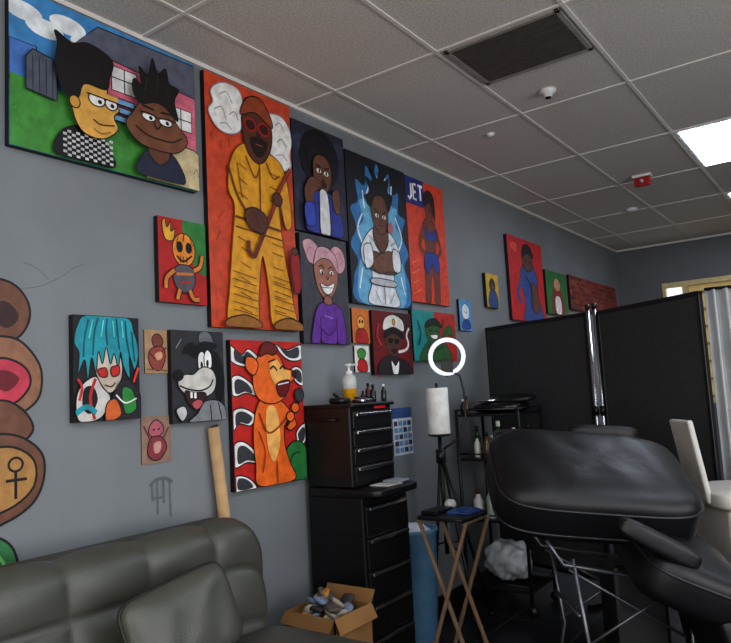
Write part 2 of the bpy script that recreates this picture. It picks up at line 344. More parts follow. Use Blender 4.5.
# 12 woman, letters
a=Art(3.845,4.355,2.01,2.87,(212,70,42))
a.rect(0,0,46,22,(40,44,120),None)
for p in ([(6,16),(10,18),(14,15),(14,5)],[(27,5),(19,5),(19,17),(27,17)],[(19,11),(26,11)],[(31,5),(43,5)],[(37,5),(37,17)]): a.line(p,WH,0.02,smooth=False)
a.poly([(40,34),(50,30),(62,30),(74,36),(76,46),(70,50),(70,60),(76,72),(74,90),(72,99),(60,99),(60,84),(56,76),(50,86),(48,99),(36,99),(38,82),(36,70),(42,60),(42,50),(34,46)],(116,58,42))
a.poly([(48,14),(58,10),(68,14),(68,24),(62,31),(52,31),(47,24)],(116,58,42)); a.poly([(46,20),(46,10),(60,6),(72,12),(72,30),(66,22),(58,16)],(40,16,18))
a.poly([(44,38),(58,42),(72,38),(70,46),(58,48),(44,46)],(34,60,150)); a.poly([(40,60),(56,58),(72,60),(76,70),(66,74),(56,68),(44,76),(37,70)],(34,60,150))
a.line([(36,40),(28,54),(40,60)],(116,58,42),0.03); a.line([(74,40),(82,54),(72,60)],(116,58,42),0.03)
for v in (70,78,86,94): a.line([(4,v),(22,v-4)],(230,130,80),0.006); a.line([(82,v),(98,v-4)],(180,50,34),0.006)
a.line([(52,22),(56,23)],K,0.006); a.line([(60,23),(64,22)],K,0.006); a.line([(54,27),(62,27)],(180,40,50),0.008)
a.done()

# 13-14 small pieces
a=Art(3.175,3.345,1.715,1.92,(206,120,50),0.015); a.ell(50,40,22,20,(232,170,80)); a.ell(42,38,4,4,K); a.ell(58,38,4,4,K); a.poly([(26,62),(74,62),(84,98),(18,98)],(170,40,36)); a.done()
a=Art(3.182,3.325,1.545,1.70,(226,222,214),0.012); a.poly([(20,20),(50,10),(78,24),(60,50),(26,46)],(66,140,60)); a.poly([(26,54),(74,56),(82,96),(18,94)],(186,36,34)); a.done('art_print')
# 15 captain hat
a=Art(3.375,3.81,1.528,1.92,(112,24,26))
a.poly([(56,2),(98,2),(98,60),(84,40),(70,20)],(60,18,22),None)
a.poly([(30,36),(44,28),(60,30),(70,40),(68,60),(56,74),(42,72),(32,58)],(92,56,42)); a.poly([(26,30),(30,12),(52,4),(76,12),(78,30),(52,24)],(220,218,212)); a.poly([(28,34),(50,26),(76,34),(74,42),(50,34),(30,42)],(24,20,22))
a.ell(42,46,6,4,K); a.ell(58,47,6,4,K); a.line([(36,44),(66,44)],K,0.006); a.poly([(42,60),(58,60),(50,66)],(60,20,24)); a.ell(52,16,4,5,(200,160,60))
a.poly([(10,99),(18,76),(40,70),(60,74),(82,80),(92,99)],(40,34,38)); a.line([(60,64),(80,60),(88,50),(84,36),(92,24)],(214,210,206),0.018); a.line([(14,20),(8,40),(18,54)],(190,60,50),0.012); a.poly([(40,78),(50,86),(60,78),(56,99),(44,99)],WH); a.done()
# 16 green figure on teal/red
a=Art(3.83,4.41,1.615,1.955,(34,140,140))
a.poly([(50,0),(100,0),(100,100),(70,100),(60,50)],(178,46,40),None); a.poly([(14,100),(20,76),(32,58),(26,40),(36,22),(54,20),(62,36),(58,54),(76,68),(84,100)],(54,96,52))
a.poly([(26,34),(34,18),(54,14),(66,32),(48,28)],(20,36,26)); a.line([(34,38),(43,40)],K,0.008); a.line([(50,40),(57,38)],K,0.008); a.poly([(38,48),(54,47),(52,55),(42,55)],WH)
a.line([(62,70),(74,40),(82,34),(92,50)],(54,96,52),0.05); a.ell(84,36,7,10,(54,96,52)); a.line([(30,70),(48,78),(66,70)],(20,50,26),0.01)
a.line([(10,20),(16,44),(10,70)],(20,80,90),0.014); a.line([(70,14),(66,30)],(110,24,26),0.014); a.done()
# 17 small blue
a=Art(4.49,4.68,1.845,2.075,(90,150,200),0.02); a.poly([(20,30),(50,12),(80,30),(70,60),(30,60)],(220,232,240)); a.poly([(26,70),(74,66),(84,92),(18,94)],(40,80,150)); a.line([(40,36),(48,44),(60,38)],K,0.006); a.done()
# 18 yellow
a=Art(4.965,5.19,2.05,2.325,(206,170,50)); a.ell(50,34,24,20,(36,34,48)); a.poly([(26,54),(76,52),(90,96),(16,96)],(44,76,130)); a.ell(50,40,12,9,(120,80,56)); a.done()
# 19 red with blue figure
a=Art(5.43,6.195,1.975,2.715,(198,36,40)); a.lw=0.009
a.poly([(40,30),(54,22),(70,30),(80,46),(78,64),(86,80),(88,99),(34,99),(40,80),(34,62),(30,44)],(54,84,150)); a.ell(54,26,15,13,(104,64,50)); a.poly([(38,22),(44,8),(62,6),(72,20),(56,16)],(24,18,26))
a.poly([(60,54),(76,58),(80,84),(62,86)],(106,66,54)); a.line([(34,50),(20,66),(28,80)],(54,84,150),0.05); a.line([(44,44),(60,60),(56,86)],K,0.012); a.poly([(6,10),(24,8),(20,20)],(230,90,80),None); a.line([(46,26),(52,27)],K,0.01); a.line([(58,27),(64,26)],K,0.01); a.done()
# 20 green
a=Art(6.25,6.80,2.08,2.50,(52,118,62)); a.poly([(26,96),(30,50),(44,30),(62,34),(74,56),(80,96)],(150,40,44)); a.ell(52,30,16,16,(196,150,120)); a.poly([(40,60),(64,60),(66,96),(40,96)],WH); a.done()
# 21 brick-like collage
a=Art(6.90,8.50,2.16,2.52,(150,90,80))
for i in range(7):
    for j in range(12):
        c=random.choice([(150,60,50),(128,50,44),(160,80,66),(110,44,44)]); o=(4.1 if i%2 else 0)
        a.rect(j*8.2+o+0.5,i*14.2+1.5,min(99.4,j*8.2+o+7.6),i*14.2+12.6,c,None)
a.done('brick_pattern_painting')

# wall calendar
a=Art(3.53,3.75,1.03,1.32,(206,212,220),0.006); a.rect(0,0,100,22,(60,90,140),None)
for i in range(5):
    for j in range(4): a.rect(6+j*23,28+i*14,24+j*23,38+i*14,(110,144,186) if (i+j)%3 else (52,60,80),None)
a.done('wall_calendar')

# wall mural characters (painted flat on the wall)
a=Art(0.85,1.33,0.86,1.90,None,0.0); a.x=0.001; a.lw=0.008
MB=(112,74,54); ML=(146,104,78)
a.poly([(46,8),(58,2),(76,3),(87,9),(87,16),(76,22),(56,22),(46,14)],MB); a.poly([(56,12),(70,9),(80,14),(70,18)],(60,34,30),None)
a.poly([(46,24),(62,21),(80,22),(94,29),(97,36),(92,43),(72,48),(50,47),(44,36)],ML)
a.poly([(52,31),(68,28),(84,31),(88,37),(76,43),(58,42)],(190,60,80)); a.poly([(58,34),(70,32),(80,35),(70,39)],(110,24,36),None)
a.poly([(56,44),(70,42),(84,46),(90,52),(80,56),(58,56)],MB)
a.poly([(44,58),(60,53),(80,54),(96,60),(98,68),(90,76),(70,81),(44,82)],MB); a.poly([(50,60),(72,57),(90,62),(90,71),(72,77),(50,77)],(172,128,72))
a.ell(77,63,5,2.2,(172,128,72),K,0.008); a.line([(77,65),(77,74)],K,0.010); a.line([(70,68),(85,68)],K,0.010)
a.poly([(44,86),(62,85),(74,89),(78,96),(70,100),(44,100)],(56,120,70)); a.line([(52,94),(62,90),(70,95)],(120,190,110),0.010)
a.done('wall_mural')
SM=(104,107,111)
a=Art(1.74,1.90,0.94,1.14,None,0.0); a.x=0.001
a.line([(14,22),(30,12),(60,10),(84,20)],SM,0.014); a.line([(20,20),(22,52)],SM,0.012); a.line([(36,14),(36,80)],SM,0.010); a.line([(54,12),(56,60)],SM,0.012); a.line([(74,16),(76,90)],SM,0.009); a.line([(22,46),(54,48)],SM,0.010); a.done('wall_paint_drip')
a=Art(1.22,1.50,1.84,1.98,None,0.0); a.x=0.001; a.line([(2,90),(30,80),(60,50),(80,20),(98,4)],SM,0.003); a.line([(10,20),(30,34),(44,60)],SM,0.003); a.done('wall_scratch')

# ---------------------------------------------------------------- room shell
H=3.0; XR=5.6; YB=8.65; YF=-2.4
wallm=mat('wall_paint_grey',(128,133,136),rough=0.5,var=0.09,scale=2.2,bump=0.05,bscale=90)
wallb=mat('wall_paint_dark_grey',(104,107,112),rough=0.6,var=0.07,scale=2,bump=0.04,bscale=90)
def slab(name,lo,hi,m):
    b=B(); b.box(lo,hi,m); return b.obj(name)
slab('wall_left',(-0.12,YF,0),(0,YB+0.12,H+0.1),wallm)
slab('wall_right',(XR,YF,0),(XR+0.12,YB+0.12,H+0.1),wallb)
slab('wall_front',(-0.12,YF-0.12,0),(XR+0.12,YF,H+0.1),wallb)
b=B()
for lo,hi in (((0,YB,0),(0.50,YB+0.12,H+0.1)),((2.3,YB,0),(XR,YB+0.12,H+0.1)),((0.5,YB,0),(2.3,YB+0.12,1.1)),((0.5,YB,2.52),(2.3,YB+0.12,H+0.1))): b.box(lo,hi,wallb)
b.obj('wall_back')
cream=mat('window_frame_cream',(206,190,140),rough=0.5)
b=B()
for lo,hi in (((0.5,YB-0.02,2.46),(2.3,YB+0.08,2.52)),((0.5,YB-0.02,1.1),(2.3,YB+0.08,1.16)),((0.5,YB-0.02,1.16),(0.54,YB+0.08,2.46)),((2.26,YB-0.02,1.16),(2.3,YB+0.08,2.46)),((0.72,YB-0.02,1.16),(0.78,YB+0.06,2.46)),((1.5,YB-0.02,1.16),(1.56,YB+0.06,2.46))): b.box(lo,hi,cream,bev=0.005)
b.box((0.54,YB+0.05,1.16),(0.72,YB+0.055,2.46),mat('daylit_glass',(224,232,244),rough=0.2,var=0,emit=1.0))
b.box((0.78,YB+0.05,1.16),(2.26,YB+0.055,2.46),mat('yellow_window_blind',(190,168,116),rough=0.8,scale=6,emit=0.25))  # blind given a faint glow in place of daylight behind it
for k in range(7): b.box((0.8,YB+0.02,2.36-k*0.2),(2.24,YB+0.05,2.39-k*0.2),mat('blind_rail',(150,112,60),rough=0.6))
b.obj('window_1')
gl=mat('added_window_frame',(60,62,66),rough=0.3,metal=0.6)  # bars for two made-up windows out of view
b=B()
for x in (0.8,1.85,2.9,3.95,5.0): b.box((x-0.03,YF,0.5),(x+0.03,YF+0.05,2.6),gl)
for z in (0.5,2.6): b.box((0.77,YF,z-0.03),(5.03,YF+0.05,z+0.03),gl)
b.obj('added_window_front')  # unseen window bars, added around the front fill light
b=B()
for y in (-1.0,0.5,2.0,3.5): b.box((XR-0.05,y-0.03,0.5),(XR,y+0.03,2.5),gl)
for z in (0.5,2.5): b.box((XR-0.05,-1.03,z-0.03),(XR,3.53,z+0.03),gl)
b.obj('added_window_right')  # unseen bars added to go with the right-hand fill light
m=bpy.data.materials.new('dark_floor_tiles'); m.use_nodes=True; nt=m.node_tree; bs=nt.nodes['Principled BSDF']
tc=nt.nodes.new('ShaderNodeTexCoord'); br=nt.nodes.new('ShaderNodeTexBrick')
br.offset=0; br.inputs['Scale'].default_value=1.0; br.inputs['Brick Width'].default_value=0.45; br.inputs['Row Height'].default_value=0.45; br.inputs['Mortar Size'].default_value=0.006
br.inputs['Color1'].default_value=lin((32,32,36)); br.inputs['Color2'].default_value=lin((40,40,44)); br.inputs['Mortar'].default_value=lin((70,68,68))
nt.links.new(tc.outputs['Object'],br.inputs['Vector']); nt.links.new(br.outputs['Color'],bs.inputs['Base Color']); bs.inputs['Roughness'].default_value=0.3
slab('floor',(-0.12,YF-0.12,-0.1),(XR+0.12,YB+0.12,0),m)
m=bpy.data.materials.new('ceiling_tile_fibre'); m.use_nodes=True; nt=m.node_tree; bs=nt.nodes['Principled BSDF']
tc=nt.nodes.new('ShaderNodeTexCoord'); n1=nt.nodes.new('ShaderNodeTexNoise'); n1.inputs['Scale'].default_value=110; n1.inputs['Detail'].default_value=5
rp=nt.nodes.new('ShaderNodeValToRGB'); rp.color_ramp.elements[0].position=0.34; rp.color_ramp.elements[0].color=lin((188,183,177)); rp.color_ramp.elements[1].position=0.56; rp.color_ramp.elements[1].color=lin((216,212,207))
nt.links.new(tc.outputs['Object'],n1.inputs['Vector']); nt.links.new(n1.outputs['Fac'],rp.inputs['Fac']); nt.links.new(rp.outputs['Color'],bs.inputs['Base Color']); bs.inputs['Roughness'].default_value=0.9
slab('ceiling',(-0.12,YF-0.12,H),(XR+0.12,YB+0.12,H+0.1),m)
tb=mat('ceiling_grid_white',(222,219,215),rough=0.4,var=0.03)
gx=[0.29+0.61*k for k in range(9)]; gy=[2.75-0.985*k for k in range(1,6)]+[2.75+0.985*k for k in range(0,7)]
b=B()
for x in gx: b.box((x-0.009,YF,H-0.006),(x+0.009,YB,H+0.001),tb)
for y in gy: b.box((0,y-0.009,H-0.005),(XR,y+0.009,H+0.001),tb)
b.box((0,YF,H-0.02),(0.02,YB,H),tb); b.box((0,YB-0.02,H-0.02),(XR,YB,H),tb)
b.obj('trim_1')
pm=mat('troffer_diffuser',(232,240,255),rough=0.5,var=0,emit=12.0)
fr=mat('troffer_frame',(220,222,224),rough=0.4,var=0.02)
def panel(ix,y0,dy=0.985):
    x0=gx[ix]+0.012; x1=gx[ix+1]-0.012; y1=y0+dy-0.012; y0+=0.012
    b=B(); b.box((x0,y0,H-0.006),(x1,y1,H-0.001),fr); b.box((x0+0.025,y0+0.025,H-0.010),(x1-0.025,y1-0.025,H-0.006),pm); b.obj('ceiling_light_panel')
panel(2,4.72); panel(2,6.69); panel(4,2.75); panel(4,0.78); panel(2,-1.19); panel(6,4.72); panel(5,-1.19)
vm=mat('vent_grille_dark',(104,98,92),rough=0.5,metal=0.3); vf=mat('vent_frame',(150,146,140),rough=0.5)
b=B(); x0,x1,y0,y1=0.93,1.49,2.76,3.22
b.box((x0,y0,H-0.006),(x1,y1,H-0.001),mat('vent_back',(72,66,62),rough=0.8))
for lo,hi in (((x0,y0),(x1,y0+0.025)),((x0,y1-0.025),(x1,y1)),((x0,y0),(x0+0.025,y1)),((x1-0.025,y0),(x1,y1))): b.box((*lo,H-0.014),(*hi,H-0.004),vf,bev=0.002)
for k in range(20): y=y0+0.035+k*0.0205; b.box((x0+0.02,y,H-0.013),(x1-0.02,y+0.010,H-0.006),vm)
b.obj('ceiling_air_vent')
b=B(); b.lathe((1.14,3.53,H-0.045),[(0.006,0),(0.022,0.004),(0.026,0.02),(0.045,0.03),(0.045,0.045)],mat('camera_white',(210,210,210),rough=0.4)); b.lathe((1.14,3.53,H-0.05),[(0.004,0),(0.016,0.003),(0.018,0.012)],mat('camera_lens',(16,16,18),rough=0.1)); b.obj('ceiling_sensor')
b=B(); b.box((1.05,5.54,H-0.09),(1.17,5.58,H-0.02),mat('alarm_red',(150,30,34),rough=0.4),bev=0.006); b.box((1.04,5.53,H-0.02),(1.18,5.60,H),fr,bev=0.004); b.cyl((1.11,5.535,H-0.055),(1.11,5.52,H-0.055),0.014,mat('strobe_lens',(170,150,150),rough=0.3)); b.obj('fire_alarm_strobe')
b=B(); b.lathe((0.75,6.6,H-0.03),[(0.02,0),(0.05,0.008),(0.055,0.03)],fr); b.obj('smoke_detector')
b=B(); b.lathe((0.62,3.9,H-0.02),[(0.008,0),(0.02,0.006),(0.03,0.02)],fr); b.obj('fire_sprinkler')
bbm=mat('baseboard_black',(26,26,28),rough=0.4)
slab('baseboard_left',(0,YF,0),(0.012,YB,0.1),bbm); slab('baseboard_back',(0.012,YB-0.012,0),(XR,YB,0.1),bbm)

# ---------------------------------------------------------------- sofa
leather=mat('sofa_leather_grey',(78,79,72),rough=0.36,var=0.10,scale=5,bump=0.18,bscale=140)
leath_d=mat('sofa_leather_seam',(30,30,27),rough=0.5)
def sofa():
    b=B(); Y0,Y1=-0.25,2.07; xb,xf=0.125,0.42; Rr=0.20; ny=170; TOP=0.972
    verts=[];F=[]; npf=60; zb=0.40; rt=0.10
    for i in range(ny+1):
        y=Y0+(Y1-Y0)*i/ny
        top=TOP
        for e,sgn in ((Y1,1),(Y0,-1)):
            d=(y-(e-sgn*Rr))*sgn
            if d>0: top=min(top,TOP-Rr*(1-math.sqrt(max(0,1-(min(d,Rr)/Rr)**2))))
        e=min(y-Y0,Y1-y); th=math.sqrt(max(0.0,1-(1-min(e,0.10)/0.10)**2))
        for j in range(npf+1):
            t=j/npf
            if t<0.55: s=t/0.55; z=zb+(top-rt-zb)*s; x=xf-0.05*s; nx,nz=1,0.05
            elif t<0.8:
                a=(t-0.55)/0.25*math.pi; cx=(xf-0.05+xb+0.02)/2; rx=(xf-0.05-xb-0.02)/2
                x=cx+rx*math.cos(a); z=top-rt+rt*math.sin(a); nx,nz=math.cos(a),math.sin(a)
            else: s=(t-0.8)/0.2; z=top-rt-(top-rt-zb)*s; x=xb+0.02-0.02*s; nx,nz=-1,0
            d=0
            if t<0.70:
                py=abs(math.sin(math.pi*(y-Y0)/0.29)); pz=abs(math.sin(math.pi*(t+0.02)/0.235))
                d=0.034*(py**0.4)*(pz**0.4)-0.022
            xm=(xf+xb)/2; x=xm+(x+nx*d-xm)*max(0.02,th); z=z+nz*d
            verts.append((x,y,z))
    for i in range(ny):
        for j in range(npf):
            q=i*(npf+1)+j; F.append([q,q+1,q+npf+2,q+npf+1])
    F.append([j for j in range(npf+1)]); F.append([ny*(npf+1)+j for j in range(npf+1)][::-1])
    b.add(verts,F,leather,smooth=True)
    for k in range(3):
        y=Y0+0.40+k*0.765; b.sup((0.70,y,0.455),(0.33,0.38,0.13),leather,0.55,0.3)
    b.box((0.14,Y0+0.03,0.10),(1.00,Y1-0.03,0.40),leather,bev=0.03)
    for x in (0.2,0.9):
        for y in (Y0+0.12,Y1-0.12): b.cyl((x,y,0),(x,y,0.11),0.02,mat('chrome_leg',(180,180,185),rough=0.2,metal=1),r2=0.028)
    return b.obj('leather_sofa')
sofa()
b=B()
Mx=Matrix.Rotation(math.radians(8),4,'X')@Matrix.Rotation(math.radians(72),4,'Y'); pc=(0.57,1.46,0.735); py_,pz_=0.20,0.135
b.sup(pc,(pz_,py_,0.065),leather,0.85,0.28,M=Mx,fn=lambda v:Vector((v.x,v.y,v.z+0.004*math.sin(v.y*45+v.x*25))))
pts=[Mx@Vector(((pz_+0.002)*math.copysign(abs(math.cos(t))**0.28,math.cos(t)),(py_+0.002)*math.copysign(abs(math.sin(t))**0.28,math.sin(t)),0.0))+Vector(pc) for t in [2*math.pi*(k+0.5)/56 for k in range(56)]]
b.tube(pts,0.006,leath_d,6,closed=True)
b.obj('sofa_pillow')
b=B(); cb=mat('cardboard_tan',(190,158,118),rough=0.85); b.cyl((0.035,2.075,1.31),(0.085,2.19,0.0),0.026,cb,20); b.cyl((0.0347,2.074,1.314),(0.036,2.077,1.306),0.022,mat('tube_hole_shade',(70,50,36)),20); b.obj('cardboard_tube')  # dark disc on the solid tube end, painted as hollow shade
b=B(); kb=mat('cardboard_box_brown',(140,104,62),rough=0.9,scale=8)
x0,x1,y0,y1,zt=0.18,0.46,2.33,2.60,0.48
b.box((x0,y0,0),(x1,y1,0.01),kb)
for lo,hi in (((x0,y0,0),(x0+0.006,y1,zt)),((x1-0.006,y0,0),(x1,y1,zt)),((x0,y0,0),(x1,y0+0.006,zt)),((x0,y1-0.006,0),(x1,y1,zt))): b.box(lo,hi,kb)
b.add([(x1,y0,zt),(x1,y1,zt),(x1+0.03,y1,zt-0.06),(x1+0.03,y0,zt-0.06)],[[0,1,2,3]],kb)
b.add([(x0,y0,zt),(x1,y0,zt),(x1,y0-0.04,zt-0.05),(x0,y0-0.04,zt-0.04)],[[0,1,2,3]],kb)
b.add([(x0,y1,zt),(x1,y1,zt),(x1,y1+0.03,zt+0.05),(x0,y1+0.03,zt+0.05)],[[0,1,2,3]],kb)
for k in range(24):
    x=random.uniform(x0+0.06,x1-0.06); y=random.uniform(y0+0.06,y1-0.06); z=zt-0.03+random.uniform(0,0.06)
    M=Matrix.Rotation(random.uniform(-0.7,0.7),4,'X')@Matrix.Rotation(random.uniform(-0.7,0.7),4,'Y')@Matrix.Rotation(random.uniform(0,3),4,'Z')
    c=random.choice([(120,136,156),(150,142,128),(170,120,60),(90,82,74),(60,56,54)])
    b.sup((x,y,z),(0.05,0.035,0.01),mat('paper_%d'%c[0],c,rough=0.8),0.5,0.5,M=M,nu=16,nv=8,fn=lambda v:v+Vector((0,0,0.012*math.sin(v.x*70)*math.cos(v.y*60))))
b.box((x0+0.02,y0+0.02,0.3),(x1-0.02,y1-0.02,zt-0.05),kb)
b.obj('cardboard_box')

# ---------------------------------------------------------------- tool cabinet
blk=mat('cabinet_black_enamel',(17,17,19),rough=0.4,var=0.05); sil=mat('handle_silver',(190,192,196),rough=0.25,metal=1.0,var=0.02); redl=mat('label_red',(190,30,32),rough=0.4,var=0)
def cabinet():
    b=B(); ya,yb=2.69,3.05
    def chest(x1,ya,yb,z0,z1,n,gap=0.008,top=0.03):
        b.box((0.03,ya,z0),(x1-0.012,yb,z1),blk,bev=0.006)
        h=(z1-z0-top-0.02)/n
        for k in range(n):
            a=z0+0.015+k*h; b.box((x1-0.014,ya+0.015,a+gap/2),(x1,yb-0.015,a+h-gap/2),blk,bev=0.003)
            b.box((x1,ya+0.03,a+h-gap/2-0.020),(x1+0.014,yb-0.03,a+h-gap/2-0.004),sil,bev=0.003)
    chest(0.33,ya,yb,0.97,1.37,4)
    b.box((0.322,ya+0.20,1.342),(0.333,ya+0.29,1.362),redl,bev=0.002)
    b.box((0.02,ya-0.006,1.355),(0.34,yb+0.006,1.375),blk,bev=0.006)
    b.sup((0.33,2.87,0.945),(0.15,0.19,0.022),blk,0.3,0.35)
    b.box((0.03,ya,0.92),(0.38,yb+0.02,0.965),blk,bev=0.005)
    chest(0.38,ya,yb+0.03,0.10,0.92,5)
    for x in (0.08,0.33):
        for y in (ya+0.05,yb-0.02):
            b.cyl((x,y-0.014,0.036),(x,y+0.014,0.036),0.036,mat('caster_rubber',(24,24,24),rough=0.7)); b.box((x-0.02,y-0.02,0.05),(x+0.02,y+0.02,0.10),sil)
    b.tube([(0.10,ya,1.30),(0.10,ya-0.02,1.30),(0.24,ya-0.02,1.30),(0.24,ya,1.30)],0.006,blk,8)
    return b.obj('tool_cabinet')
cabinet()
b=B(); b.box((0.345,2.79,0.968),(0.455,2.92,0.972),mat('paper_white',(200,200,196),rough=0.8),M=None); b.box((0.36,2.88,0.973),(0.45,2.99,0.985),mat('wipe_pack',(150,158,166),rough=0.5),bev=0.004); b.obj('wipes_packet')
clear=mat('clear_plastic',(214,218,214),rough=0.2,alpha=0.75,var=0.02); yel=mat('yellow_soap',(214,160,40),rough=0.3)
b=B(); c=(0.13,2.95,1.376); b.lathe(c,[(0.036,0),(0.038,0.01),(0.038,0.075)],yel); b.lathe((c[0],c[1],c[2]+0.075),[(0.038,0),(0.038,0.05),(0.03,0.07),(0.016,0.078)],clear)
b.lathe((c[0],c[1],c[2]+0.15),[(0.018,0),(0.018,0.02),(0.006,0.022),(0.006,0.045),(0.022,0.047),(0.022,0.058)],mat('pump_white',(230,230,230),rough=0.4,var=0)); b.box((c[0],c[1]-0.008,c[2]+0.195),(c[0]+0.06,c[1]+0.008,c[2]+0.207),MC['pump_white'],bev=0.003); b.obj('soap_dispenser_bottle')
def bottle(c,r,h,m,capm,name):
    b=B(); b.lathe(c,[(r*0.9,0),(r,h*0.04),(r,h*0.6),(r*0.45,h*0.75),(r*0.4,h*0.84)],m); b.lathe((c[0],c[1],c[2]+h*0.84),[(r*0.48,0),(r*0.48,h*0.15),(r*0.3,h*0.16)],capm); b.obj(name)
inkb=mat('ink_bottle_black',(22,20,22),rough=0.25); capw=mat('cap_white',(214,214,210),rough=0.4,var=0); capk=mat('cap_black',(16,16,16),rough=0.4,var=0)
bottle((0.26,2.98,1.376),0.016,0.09,inkb,capk,'ink_bottle'); bottle((0.20,3.02,1.376),0.016,0.10,mat('ink_red',(90,24,24),rough=0.3),capk,'ink_bottle'); bottle((0.30,3.02,1.376),0.014,0.09,inkb,capw,'ink_bottle'); bottle((0.09,3.02,1.376),0.02,0.11,inkb,capk,'ink_bottle'); bottle((0.23,2.93,1.376),0.013,0.06,inkb,capk,'ink_bottle')
b=B(); b.sup((0.27,2.87,1.386),(0.04,0.05,0.010),sil,0.3,0.4); b.cyl((0.24,2.84,1.40),(0.30,2.90,1.40),0.006,inkb); b.obj('instrument_tray')
b=B(); b.sup((0.20,2.77,1.392),(0.05,0.045,0.016),blk,0.5,0.6); b.cyl((0.20,2.77,1.40),(0.14,2.80,1.425),0.008,blk); b.obj('tattoo_machine_pouch')

# ---------------------------------------------------------------- ring light with tripod
b=B(); tb2=mat('tripod_black',(22,22,24),rough=0.4)
hx,hy=0.25,3.66
for fx,fy in ((0.55,3.46),(0.06,3.78),(0.32,4.04)):
    b.cyl((hx+(fx-hx)*0.05,hy+(fy-hy)*0.05,1.02),(fx,fy,0.008),0.010,tb2,8); b.cyl((hx,hy,0.52),(hx+(fx-hx)*0.55,hy+(fy-hy)*0.55,0.48),0.005,tb2,6); b.sup((fx,fy,0.012),(0.018,0.018,0.012),tb2,nu=10,nv=6)
b.cyl((hx,hy,0.45),(hx,hy,1.15),0.013,tb2,10); b.cyl((hx,hy,0.98),(hx,hy,1.06),0.03,tb2)
b.lathe((hx,hy,1.14),[(0.05,0),(0.07,0.006),(0.07,0.012),(0.01,0.014)],tb2)
b.tube([(hx+0.01,hy+0.02,1.06),(0.33,3.76,1.12),(0.36,3.80,1.25),(0.35,3.82,1.40),(0.33,3.82,1.50),(0.29,3.78,1.53)],0.007,tb2,8)
ctr=Vector((0.28,3.76,1.62))
d=(Vector((2.39,0,1.3))-ctr).normalized(); d=(d+Vector((0.35,0,-0.1))).normalized()
s1=d.cross(Vector((0,0,1))).normalized(); s2=s1.cross(d)
ringm=mat('ring_led_diffuser',(236,238,246),rough=0.4,var=0,emit=0.6)
ring=[ctr+s1*0.105*math.cos(2*math.pi*k/48)+s2*0.105*math.sin(2*math.pi*k/48) for k in range(48)]
b.tube(ring,0.014,ringm,12,closed=True); b.tube([p-d*0.010 for p in ring],0.016,tb2,12,closed=True)
b.tube([ctr-s2*0.125-d*0.01,ctr-s2*0.10-d*0.02],0.012,tb2,8)
b.box((-0.035,-0.006,-0.05),(0.035,0.006,0.03),tb2,bev=0.004,M=Matrix.Translation(ctr-s2*0.05)@Matrix.Rotation(math.radians(35),4,'Z'))
b.obj('ring_light_tripod')
b=B(); pw=mat('paper_towel_white',(226,226,222),rough=0.9,bump=0.3,bscale=80); b.lathe((hx,hy,1.154),[(0.02,0),(0.066,0.001),(0.067,0.004),(0.067,0.272),(0.064,0.277),(0.021,0.277),(0.019,0.27)],pw,32); b.cyl((hx,hy,1.154),(hx,hy,1.46),0.008,tb2)
b.obj('paper_towel_roll')
wood=mat('stand_wood',(136,112,90),rough=0.5,scale=30); blue=mat('barrier_film_blue',(36,76,140),rough=0.35)
b=B(); cx,cy=0.60,3.14
for s in (-1,1):
    y=cy+0.12*s
    b.box((-0.009,-0.008,-0.41),(0.009,0.008,0.41),wood,bev=0.003,M=Matrix.Translation((cx,y,0.385))@Matrix.Rotation(math.radians(20),4,'Y'))
    b.box((-0.009,-0.008,-0.41),(0.009,0.008,0.41),wood,bev=0.003,M=Matrix.Translation((cx,y-0.018*s,0.385))@Matrix.Rotation(math.radians(-20),4,'Y'))
for x in (cx-0.13,cx+0.13): b.cyl((x,cy-0.13,0.04),(x,cy+0.13,0.04),0.007,wood,8); b.cyl((x,cy-0.13,0.765),(x,cy+0.13,0.765),0.007,wood,8)
b.sup((cx,cy,0.785),(0.14,0.15,0.012),tb2,0.4,0.3)
b.sup((cx+0.05,cy+0.03,0.80),(0.07,0.09,0.008),blue,0.5,0.5,fn=lambda v:v+Vector((0,0,0.008*math.sin(v.x*50)*math.sin(v.y*44)))); b.box((cx-0.12,cy-0.11,0.797),(cx-0.03,cy+0.06,0.815),tb2,bev=0.004)
b.sup((cx-0.06,cy+0.09,0.82),(0.03,0.03,0.025),mat('cotton_white',(200,200,196),rough=0.9),0.8,0.8,nu=16,nv=10)
b.obj('folding_tray_stand')
b=B(); bb=mat('bin_blue_translucent',(104,148,180),rough=0.3,alpha=0.7); b.lathe((0.19,3.40,0.0),[(0.10,0),(0.105,0.02),(0.13,0.62),(0.138,0.63),(0.138,0.645),(0.125,0.645),(0.10,0.03)],bb,28)
b.sup((0.19,3.40,0.58),(0.11,0.11,0.09),mat('bin_liner_white',(206,214,222),rough=0.5,bump=0.6,bscale=25),1,1,nu=24,nv=12,fn=lambda v:v*(1+0.18*noise.noise(v*25)))
b.obj('waste_bin')

